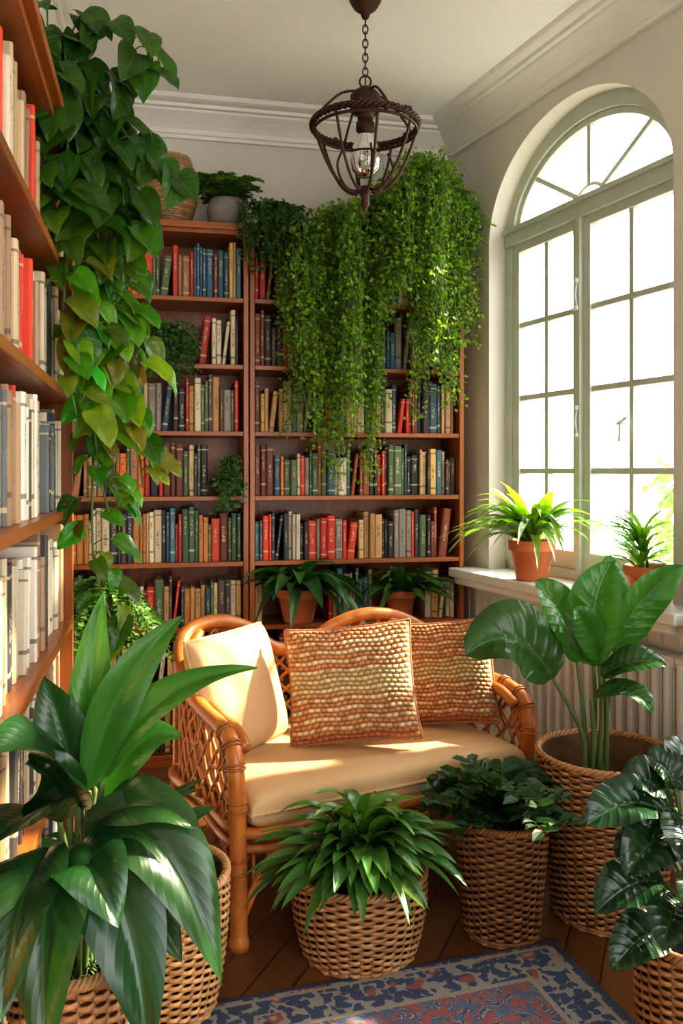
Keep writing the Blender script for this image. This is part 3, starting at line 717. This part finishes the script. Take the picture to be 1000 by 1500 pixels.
for ph in range(3):
    tube(mb,[c+V(((RR+.007*math.cos(a*18+ph*2.1))*math.cos(a),(RR+.007*math.cos(a*18+ph*2.1))*math.sin(a),RZ+.008*math.sin(a*18+ph*2.1))) for a in [2*PI*i/180 for i in range(180)]],.0065,6,closed=True)
tube(mb,[c+V(((RR-.006)*math.cos(a),(RR-.006)*math.sin(a),RZ-.022)) for a in [2*PI*i/90 for i in range(90)]],.006,6,closed=True)
for i in range(22):
    a=rng.uniform(0,2*PI); lathe(mb,c+V((RR*math.cos(a),RR*math.sin(a),RZ+rng.uniform(-.01,.015))),[(0,-.01),(.011,-.004),(.011,.004),(0,.01)],8)
for i in range(4):
    a=PI/2*i+.4; e=V((math.cos(a),math.sin(a),0))
    tube(mb,catmull([c+e*.03+V((0,0,2.865)),c+e*.10+V((0,0,2.845)),c+e*.17+V((0,0,2.78)),c+e*RR+V((0,0,RZ))],6),.005,6)
for i in range(8):
    a=2*PI*i/8+.2; e=V((math.cos(a),math.sin(a),0))
    tube(mb,catmull([c+e*RR+V((0,0,RZ)),c+e*(RR-.025)+V((0,0,RZ-.08)),c+e*(RR-.06)+V((0,0,RZ-.16)),c+e*.10+V((0,0,RZ-.225)),c+e*.05+V((0,0,RZ-.255)),c+e*.012+V((0,0,RZ-.24))],6),.006,6)
    if i%2==0:
        tube(mb,catmull([c+e*(.09)+V((0,0,RZ-.10)),c+e*(.11)+V((0,0,RZ-.16)),c+e*.085+V((0,0,RZ-.23)),c+e*.03+V((0,0,RZ-.27))],6),.0045,6)
lathe(mb,c,[(0,RZ-.23),(.018,RZ-.235),(.026,RZ-.255),(.014,RZ-.275),(.018,RZ-.30),(.009,RZ-.32),(0,RZ-.345)],16)
fr=mb.build('cage_and_chain',[M['iron']])
mb=MB(); lathe(mb,c,[(.022,2.715),(.032,2.69),(.052,2.65),(.060,2.61),(.052,2.565),(.03,2.54),(0,2.533)],28); bl=mb.build('bulb',[M['bulb']])
mb=MB(); tube(mb,[c+V((.012*math.cos(i*1.3),.012*math.sin(i*1.3),2.70-.006*i)) for i in range(20)],.0015,4); lathe(mb,c,[(0,2.715),(.012,2.715),(.008,2.67),(0,2.66)],12); fl=mb.build('filament',[M['iron']])
group('pendant_lamp',(LX,LY,H),[fr,bl,fl])

# ---------------------------------------------------------------- rattan loveseat
O=V((-.30,2.50,0)); us=V((.88,.474,0)).normalized(); vs_=V((-us.y,us.x,0)); W=1.075; D=.64
def S(a,b,z): return O+us*a+vs_*b+V((0,0,z))
mb=MB()
def var(): k=rng.uniform(.85,1.2); return (k,k,k)
main=[(0,.0,.0),(-.002,.0,.30),(-.012,-.008,.50),(-.012,.02,.585),(-.01,.10,.618),(-.015,.25,.635),(-.02,.40,.67),(-.01,.53,.76),(.05,.62,.825),(.18,.655,.845),(.31,.66,.80),(.40,.66,.725),(.54,.66,.715),(.64,.66,.78),(.80,.66,.82),(.95,.65,.80),(1.05,.58,.74),(1.085,.42,.66),(1.085,.25,.63),(1.085,.10,.618),(1.087,.02,.585),(1.085,-.008,.50),(1.077,0,.30),(1.075,0,0)]
tube(mb,catmull([S(*p) for p in main],8),.026,10)
tube(mb,catmull([S(a+.04,b,z-.008) for a,b,z in main[3:9]],8),.020,8,col=(.9,.9,.9)); tube(mb,catmull([S(a-.04,b,z-.008) for a,b,z in main[15:21]],8),.020,8,col=(.9,.9,.9))
mp=catmull([S(*p) for p in main],8)
for i in list(range(6,36,1))+list(range(150,178,1)):
    if i%6 in (0,1): 
        t=(mp[i+1]-mp[i-1]).normalized(); e1=t.cross(V((0,0,1)));
        if e1.length<.1: e1=t.cross(us)
        e1.normalize(); e2=t.cross(e1)
        tube(mb,[mp[i]+(e1*math.cos(2*PI*k/14)+e2*math.sin(2*PI*k/14))*.028 for k in range(14)],.004,5,closed=True,col=(.7,.7,.7))
for a in (.02,W-.02): tube(mb,catmull([S(a,D+.03,0),S(a,D+.01,.3),S(a,D-.0,.72)],8),.02,8)
for z,r in ((.335,.018),(.29,.014)):
    tube(mb,catmull([S(.02,.0,z),S(.3,-.02,z),S(.54,-.025,z),S(.78,-.02,z),S(W-.02,0,z),S(W,.3,z),S(W-.02,D,z),S(.54,D,z),S(.02,D,z),S(0,.3,z)],8,True),r,8,closed=True)
for z in (.12,): 
    tube(mb,[S(0,0,z),S(.02,D,z)],.012,8); tube(mb,[S(W,0,z),S(W-.02,D,z)],.012,8)
def arcpts(p,q,up,n=12): return [p.lerp(q,i/n)+up*math.sin(PI*i/n) for i in range(n+1)]
for (a0,b0,a1,b1) in ((0,.02,0,.22),(0,.42,.0,.62),(.02,-.005,.2,-.02),(W-.2,-.02,W-.02,-.005),(W,.02,W,.22)):
    for k in (0,.03): tube(mb,arcpts(S(a0,b0,.10+k),S(a1,b1,.28),V((0,0,.07))),.009,6)
    for j in range(4):
        x=(j+.5)/4; pa=S(a0,b0,.27).lerp(S(a1,b1,.28),x); tube(mb,[pa,pa-V((0,0,.10*(1-x)+.02))],.006,6)
def lattice(fn,n,bot=.345):
    for k in range(-n//2,n+1):
        for sg in (1,-1):
            pts=[]
            for i in range(9):
                t=i/8; x=(k+ (t*n*.35 if sg>0 else n*.35*(1-t)))/n
                if 0<=x<=1: 
                    top=fn(x); p0=V((top.x,top.y,bot)); pts.append(p0.lerp(top,t))
            if len(pts)>1: tube(mb,pts,.0065,6,col=var())
def onpath(i0,i1): 
    seg=mp[i0:i1]; return lambda x: seg[min(len(seg)-1,int(x*(len(seg)-1)))]
lattice(onpath(24,60),9); lattice(onpath(128,168),9); lattice(onpath(62,128),16)
for fn in (onpath(24,60),onpath(128,168)):
    for x in (.12,.37,.62,.87):
        p=fn(x); q=fn(max(0,min(1,x+.12))); tg=(q-fn(max(0,x-.12))); tg.z=0; tg.normalize(); cz=p.z-.085
        tube(mb,[V((p.x,p.y,cz))+tg*.05*math.cos(2*PI*k/20)+V((0,0,.06*math.sin(2*PI*k/20))) for k in range(20)],.0065,6,closed=True,col=var())
for a,b in ((0,0),(W,0),(.02,D+.03),(W-.02,D+.03)): lathe(mb,S(a,b,0),[(0,0),(.03,0),(.032,.02),(.026,.04),(.024,.05)],14)
box(mb,S(W/2,D/2,.325),us*(W/2-.03),vs_*(D/2-.02),(0,0,.012),1)
frm=mb.build('frame',[M['rattan'],M['wick']])
def cushion(name,c,ex,ey,ez,mat,power=4,ex2=.5,pinch=.06,n=30,weave=False,piping=True,sag=0,wcols=None):
    mb=MB(); c=V(c); ex=V(ex);ey=V(ey);ez=V(ez); nrm=ez.normalized(); N=n if not weave else 230
    for sd in (1,-1):
        NN=N if (sd>0 or not weave) else 24
        vs=[];cs=[];F=[]
        for j in range(NN+1):
            for i in range(NN+1):
                u=-1+2*i/NN; v=-1+2*j/NN
                u_=math.sin(u*PI/2) if not weave else u; v_=math.sin(v*PI/2) if not weave else v
                th=(max(0,(1-abs(u_)**power)*(1-abs(v_)**power)))**ex2
                x=u_*(1-pinch*(1-v_*v_)); y=v_*(1-pinch*(1-u_*u_))
                p=c+ex*x+ey*y+ez*(th*sd)
                if sag: p=p-V((0,0,sag*math.cos(u_*PI/2)*math.cos(v_*PI/2)))
                col=(1,1,1)
                if weave:
                    NR=24; NCc=20
                    r=(v+1)/2*NR+.18*math.sin(u*9+v*5); row=int(r+50)-50; fy=r-row; cx=(u+1)/2*NCc+(.5 if row%2 else 0)+.12*math.sin(v*13); fx=cx-math.floor(cx)
                    hh=(math.sin(PI*fy)**.6)*(.35+.65*max(0,math.sin(PI*fx))**.7)
                    if sd>0: p=p+nrm*(.013*hh*min(1,th*3))
                    av=abs(v); rnd=((row*7919+int(cx)*104729)%97)/97
                    if av<.20: b=(.66,.46,.18) if row%2 else (.80,.62,.34)
                    elif av>.86: b=(.56,.21,.08)
                    else: b=(.64,.28,.10) if row%2 else ((.86,.62,.36) if rnd>.25 else (.70,.36,.16))
                    if wcols: b=tuple(x*y for x,y in zip(b,wcols))
                    k=(.30+.85*hh)*(.85+.3*rnd); col=tuple(q*k for q in b)
                vs.append(p);cs.append(col)
        for j in range(NN):
            for i in range(NN):
                a=j*(NN+1)+i; f=(a,a+1,a+NN+2,a+NN+1); F.append(f if sd>0 else tuple(reversed(f)))
        mb.add(vs,F,0,None,cs)
    if piping:
        pts=[]
        for i in range(96):
            a=i/96*4; k=int(a); t=-1+2*(a-k); u,v=((t,-1),(1,t),(-t,1),(-1,-t))[k]
            p=c+ex*u*(1-pinch*(1-v*v))+ey*v*(1-pinch*(1-u*u)); pts.append(p)
        tube(mb,pts,.006,6,closed=True,col=(.45,.18,.08) if weave else (1,1,1))
    if weave:
        for side in range(2):
            for i in range(60):
                t=-1+2*(i+.5)/60; y=1 if side else -1
                p=c+ex*t*(1-.0)+ey*y*(1-pinch*(1-t*t)); tube(mb,[p,p+ey*y*.04+ex*rng.uniform(-.02,.02)+V((0,0,-.002))],.0026,4,col=(.5,.22,.1))
    return mb.build(name,[mat])
seat=cushion('seat_cushion',S(W/2+.0,D/2-.035,.395),us*(W/2-.025),vs_*(D/2-.0),(0,0,.062),M['linen'],power=12,ex2=.28,pinch=0,sag=.006,n=40)
nrmv=(us*.50-vs_*.8).normalized(); tilt=(V((0,0,1))*.95-nrmv*.28).normalized(); sx=tilt.cross(nrmv).normalized()
bk=cushion('back_cushion',S(.165,.43,.64),-sx*.215,tilt*.205,(-sx).cross(tilt)*.065,M['linen'],power=5,ex2=.45,pinch=.02)
group('rattan_loveseat',O,[frm,seat,bk])
def pillow(c,face,lean,w,h,roll=0,wc=None):
    f=V(face).normalized(); up=(V((0,0,1))*math.cos(lean)-f*math.sin(lean)).normalized(); x=up.cross(f).normalized()
    R=Matrix.Rotation(roll,3,f); x=R@x; up=R@up; 
    return cushion('woven_throw_pillow',c,x*w,up*h,x.cross(up)*.075,M['weave'],power=3,ex2=.55,pinch=.06,weave=True,wcols=wc)
pillow((.035,2.985,.66),(-.05,-1,.0),.30,.225,.20,.10)
pillow((.385,3.19,.65),(-.35,-1,0),.28,.19,.19,.14,(.85,.8,.78))

# ---------------------------------------------------------------- floor plants
c=V((.052,2.50,.0)); bk=wicker(c,.19,.155,.235,stakes=34,tone=(1.15,1.0,.9),belly=.012); mb=MB(); fc=V((.052,2.43,.27))
rosette(mb,fc,85,(.20,.29),.027,(.055,.17,.035),'ovate',el=(25,85),droop=.7,petiole=.22,yel=.15,backlim=.75)
rosette(mb,fc+V((0,-.03,0)),70,(.21,.295),.028,(.05,.16,.035),'ovate',el=(22,65),droop=1.05,petiole=.22,yel=.15,az=(150,390),backlim=.8)
rosette(mb,fc+V((0,0,.02)),36,(.23,.32),.025,(.08,.22,.035),'ovate',el=(60,88),droop=.7,petiole=.25,yel=.25,backlim=.8)
group('potted_peace_lily',c,bk+[mb.build('foliage',[M['leaf'],M['stem']])])
c=V((.488,2.60,0)); bk=wicker(c,.135,.105,.345,stakes=28,tone=(.8,.62,.5)); mb=MB()
bush(mb,c+V((0,0,.34)),80,(.14,.33),.054,(.022,.08,.026),el=(20,88),droop=.08,yel=.05,wid=.27,back=.8)
group('potted_ivy',c,bk+[mb.build('foliage',[M['tiny'],M['stem']])])
# bird of paradise
c=V((.845,2.72,0)); bk=wicker(c,.215,.165,.50,stakes=38,tone=(1.0,.82,.66),soil=.13); mb=MB()
b0=V((.79,2.70,.37))
LV=[((.648,2.62,.765),(.52,2.56,.97),(.372,2.55,.85),.12,(-.2,-.75,.65)),
    ((.735,2.66,.80),(.70,2.66,.98),(.60,2.66,1.06),.07,(.3,-.9,.2)),
    ((.775,2.62,.80),(.745,2.60,1.0),(.825,2.60,1.125),.085,(-.4,-.9,.2)),
    ((.80,2.62,.80),(.72,2.54,.97),(.69,2.54,.99),.05,(-.1,-.9,.4)),
    ((.853,2.66,.83),(.88,2.64,1.0),(1.05,2.62,1.11),.075,(.5,-.8,.4)),
    ((.79,2.60,.775),(.88,2.54,.86),(.965,2.54,.82),.055,(-.1,-.6,.9)),
    ((.82,2.74,.82),(.88,2.80,1.0),(.90,2.86,1.12),.07,(.2,-.9,.3)),
    ((.76,2.60,.70),(.85,2.50,.80),(.90,2.47,.70),.045,(.1,-.6,.9))]
for i,(p,q,r,hwd,nn) in enumerate(LV):
    p=V(p); st=b0+V((rng.uniform(-.05,.05),rng.uniform(-.04,.04),0))
    tube(mb,catmull([st,st.lerp(p,.5)+V((.01,0,.03)),p],8),lambda t:.009-.003*t,7,mat=1)
    leaf(mb,p,q,r,hwd,nn,'oval',.22,.09,0,green((.018,.085,.02) if i in(0,5,7) else (.04,.17,.022),.15,.08),22,8)
group('potted_bird_of_paradise',c,bk+[mb.build('foliage',[M['leafb'],M['stem']])])
# rubber plant bottom right
c=V((.815,1.95,.012)); bk=wicker(c,.14,.12,.33,stakes=28,tone=(1.0,.75,.5)); mb=MB()
st=V((.80,1.95,.30)); tips=[(.53,1.85,.63),(.55,1.85,.44),(.58,1.83,.33),(.63,1.92,.69),(.70,1.95,.73),(.78,1.95,.70),(.60,1.80,.545),(.67,1.78,.40),(.76,1.75,.44),(.72,1.78,.57),(.66,1.86,.60),(.85,1.8,.62),(.9,1.85,.5),(.74,2.05,.66),(.82,2.05,.74),(.64,1.98,.50),(.80,1.74,.53)]
for tx in tips:
    t=V(tx); hub=V((.78,1.93,min(.62,t.z+.02))); p=hub.lerp(t,.28)+V((0,0,.03))
    tube(mb,catmull([st,hub*.6+st*.4,p],6),.005,6,mat=1); d=t-p
    leaf(mb,p,p+d*.5+V((0,0,.045)),t,rng.uniform(.048,.064),(rng.uniform(-.4,.2),-.6,.8),'oval',.3,.12,0,green((.010,.042,.016),.2,.02),16,8)
group('potted_rubber_plant',c,bk+[mb.build('foliage',[M['leafb'],M['stem']])])
# left basket (behind)
c=V((-.475,2.22,.012)); bk=wicker(c,.175,.14,.34,stakes=34,tone=(1.5,1.4,1.25),belly=.01); mb=MB()
rosette(mb,c+V((-.06,0,.29)),30,(.20,.32),.03,(.02,.09,.02),el=(45,88),droop=.5,petiole=.3,yel=.1)
group('potted_philodendron',c,bk+[mb.build('foliage',[M['leaf'],M['stem']])])
# left foreground broad-leaf plant
c=V((-.505,1.60,0)); bk=wicker(c,.108,.09,.49,stakes=24,tone=(1.0,.8,.66)); mb=MB(); b0=V((-.50,1.60,.45))
LV=[((-.467,1.62,.80),(-.49,1.62,.98),(-.451,1.62,1.172),.042,(.1,-1,.1)),
    ((-.474,1.60,.80),(-.43,1.58,1.02),(-.294,1.60,1.131),.044,(.3,-.9,.3)),
    ((-.448,1.60,.82),(-.366,1.58,1.02),(-.155,1.58,1.035),.036,(.1,-.7,.7)),
    ((-.486,1.58,.786),(-.50,1.42,.96),(-.53,1.28,.98),.055,(.2,-.6,.8)),
    ((-.448,1.56,.76),(-.346,1.52,.84),(-.25,1.50,.77),.036,(0,-.6,.9)),
    ((-.461,1.55,.734),(-.30,1.50,.84),(-.205,1.46,.52),.052,(.5,-.7,.5)),
    ((-.499,1.52,.722),(-.50,1.40,.74),(-.470,1.36,.46),.058,(.0,-1,.3)),
    ((-.474,1.53,.71),(-.36,1.46,.74),(-.320,1.42,.42),.055,(.2,-.9,.4)),
    ((-.525,1.52,.722),(-.53,1.40,.74),(-.52,1.30,.56),.05,(-.1,-.8,.5)),
    ((-.515,1.56,.76),(-.53,1.40,.86),(-.54,1.26,.82),.048,(-.1,-.6,.8)),
    ((-.448,1.60,.79),(-.384,1.60,.93),(-.30,1.60,.90),.034,(.1,-.7,.7)),
    ((-.505,1.58,.773),(-.52,1.50,.88),(-.53,1.44,.91),.04,(0,-.8,.6)),
    ((-.46,1.50,.70),(-.42,1.42,.78),(-.36,1.38,.66),.045,(.2,-.7,.7)),
    ((-.43,1.56,.66),(-.38,1.56,.68),(-.29,1.56,.50),.04,(.3,-.8,.5)),
    ((-.49,1.60,.80),(-.53,1.60,.94),(-.55,1.58,1.02),.036,(.1,-1,.3))]
for i,(p,q,r,hwd,nn) in enumerate(LV):
    p=V(p); st=b0+V((rng.uniform(-.03,.03),rng.uniform(-.03,.03),0))
    tube(mb,catmull([st,st.lerp(p,.6)+V((0,0,.02)),p],6),.0055,6,mat=1)
    leaf(mb,p,q,r,hwd*(1.0 if i in (0,1,2) else 1.42),nn,'lance' if i in (0,1,2) else 'ovate',.18,.10,0,green((.04,.16,.022) if i in (0,1,2,10) else (.012,.058,.016),.15,.04),24,10)
for i in range(60):
    a=rng.uniform(0,6.28); r=rng.uniform(0,.07); p=V((c.x+r*math.cos(a),c.y+r*math.sin(a),.45)); tube(mb,[p,p+V((rng.uniform(-.03,.03),rng.uniform(-.03,.03),.03)),p+V((rng.uniform(-.05,.05),rng.uniform(-.05,.05),.005))],.002,4,mat=1)
group('potted_giant_peace_lily',c,bk+[mb.build('foliage',[M['leafl'],M['stem']])])

# ---------------------------------------------------------------- rug
ra=V((-.955,-.296,0)).normalized(); rb=V((.296,-.955,0)).normalized(); R0=V((.63,2.55,0)); LA,LB=1.12,1.5
mb=MB(); NA,NB=56,76; vs=[];uv=[];F=[]
for j in range(NB+1):
    for i in range(NA+1):
        a=LA*i/NA; b=LB*j/NB; p=R0+ra*a+rb*b; e=min(a,LA-a,b,LB-b)
        vs.append((p.x,p.y,.010 if e>.001 else .001)); uv.append((a,b,e))
for j in range(NB):
    for i in range(NA):
        k=j*(NA+1)+i; F.append((k,k+NA+1,k+NA+2,k+1))
mb.add(vs,F,0,uv); mb.build('persian_rug',[M['rug']])

# ---------------------------------------------------------------- garden outside
mb=MB(); P=[];D=[];Nn=[];S_=[];C=[]
for k in range(6):
    cc=RW(-3.2+1.5*k,5.2+rng.uniform(-.4,.6),.72+rng.uniform(-.1,.15))
    for i in range(900):
        d=V((rng.gauss(0,1),rng.gauss(0,1),rng.gauss(0,1))).normalized(); p=cc+V((d.x*1.1,d.y*1.1,d.z*1.1))*rng.uniform(.8,1.05)
        P.append(p);D.append((rng.gauss(0,1),rng.gauss(0,1),rng.gauss(0,1)));Nn.append((d.x,d.y,d.z+.5));S_.append(rng.uniform(.1,.2));C.append(green((.26,.36,.25),.15))
small_leaves(mb,P,D,Nn,S_,C); mb.build('garden_hedge',[M['tiny']])
g=MB(); p=RW(2,12,-.5); box(g,(p.x,p.y,-.65),(14,0,0),(0,14,0),(0,0,.04)); g.build('garden_terrace',[simple('pale_gravel',(.45,.43,.38),(.36,.34,.30),3,.9)])

# ---------------------------------------------------------------- light
sd=V((-.74,-.30,-.56)).normalized()
L=bpy.data.lights.new('sun','SUN'); L.energy=17; L.angle=math.radians(1.6); L.color=(1,.86,.64)
so=bpy.data.objects.new('sun',L); bpy.context.scene.collection.objects.link(so); so.rotation_euler=sd.to_track_quat('-Z','Y').to_euler(); so.location=(3,6,5)
w=bpy.data.worlds.new('sky'); bpy.context.scene.world=w; w.use_nodes=True; nt=w.node_tree; bg=nt.nodes['Background']
tc=nd(nt,'ShaderNodeTexCoord'); dp=nd(nt,'ShaderNodeVectorMath',operation='DOT_PRODUCT'); nt.links.new(tc.outputs['Generated'],dp.inputs[0]); dp.inputs[1].default_value=(.92,.38,.1)
mr=nd(nt,'ShaderNodeMapRange'); nt.links.new(dp.outputs['Value'],mr.inputs[0]); mr.inputs[1].default_value=-.4; mr.inputs[2].default_value=.7; mr.inputs[3].default_value=.12; mr.inputs[4].default_value=7.5
bg.inputs[0].default_value=(.97,.98,1,1); nt.links.new(mr.outputs[0],bg.inputs[1])

# ---------------------------------------------------------------- camera
cd=bpy.data.cameras.new('camera'); cam=bpy.data.objects.new('camera',cd); bpy.context.scene.collection.objects.link(cam)
cam.location=(0,0,1.4); cam.rotation_euler=(PI/2,0,0); cd.sensor_fit='VERTICAL'; cd.sensor_height=36; cd.lens=30; cd.shift_y=-.04; cd.clip_start=.05
bpy.context.scene.camera=cam
vsx=bpy.context.scene.view_settings
vsx.view_transform='Standard'
for lk in ('Medium High Contrast','Standard - Medium High Contrast','High Contrast'):
    try: vsx.look=lk; break
    except Exception as ex: pass
vsx.exposure=.35
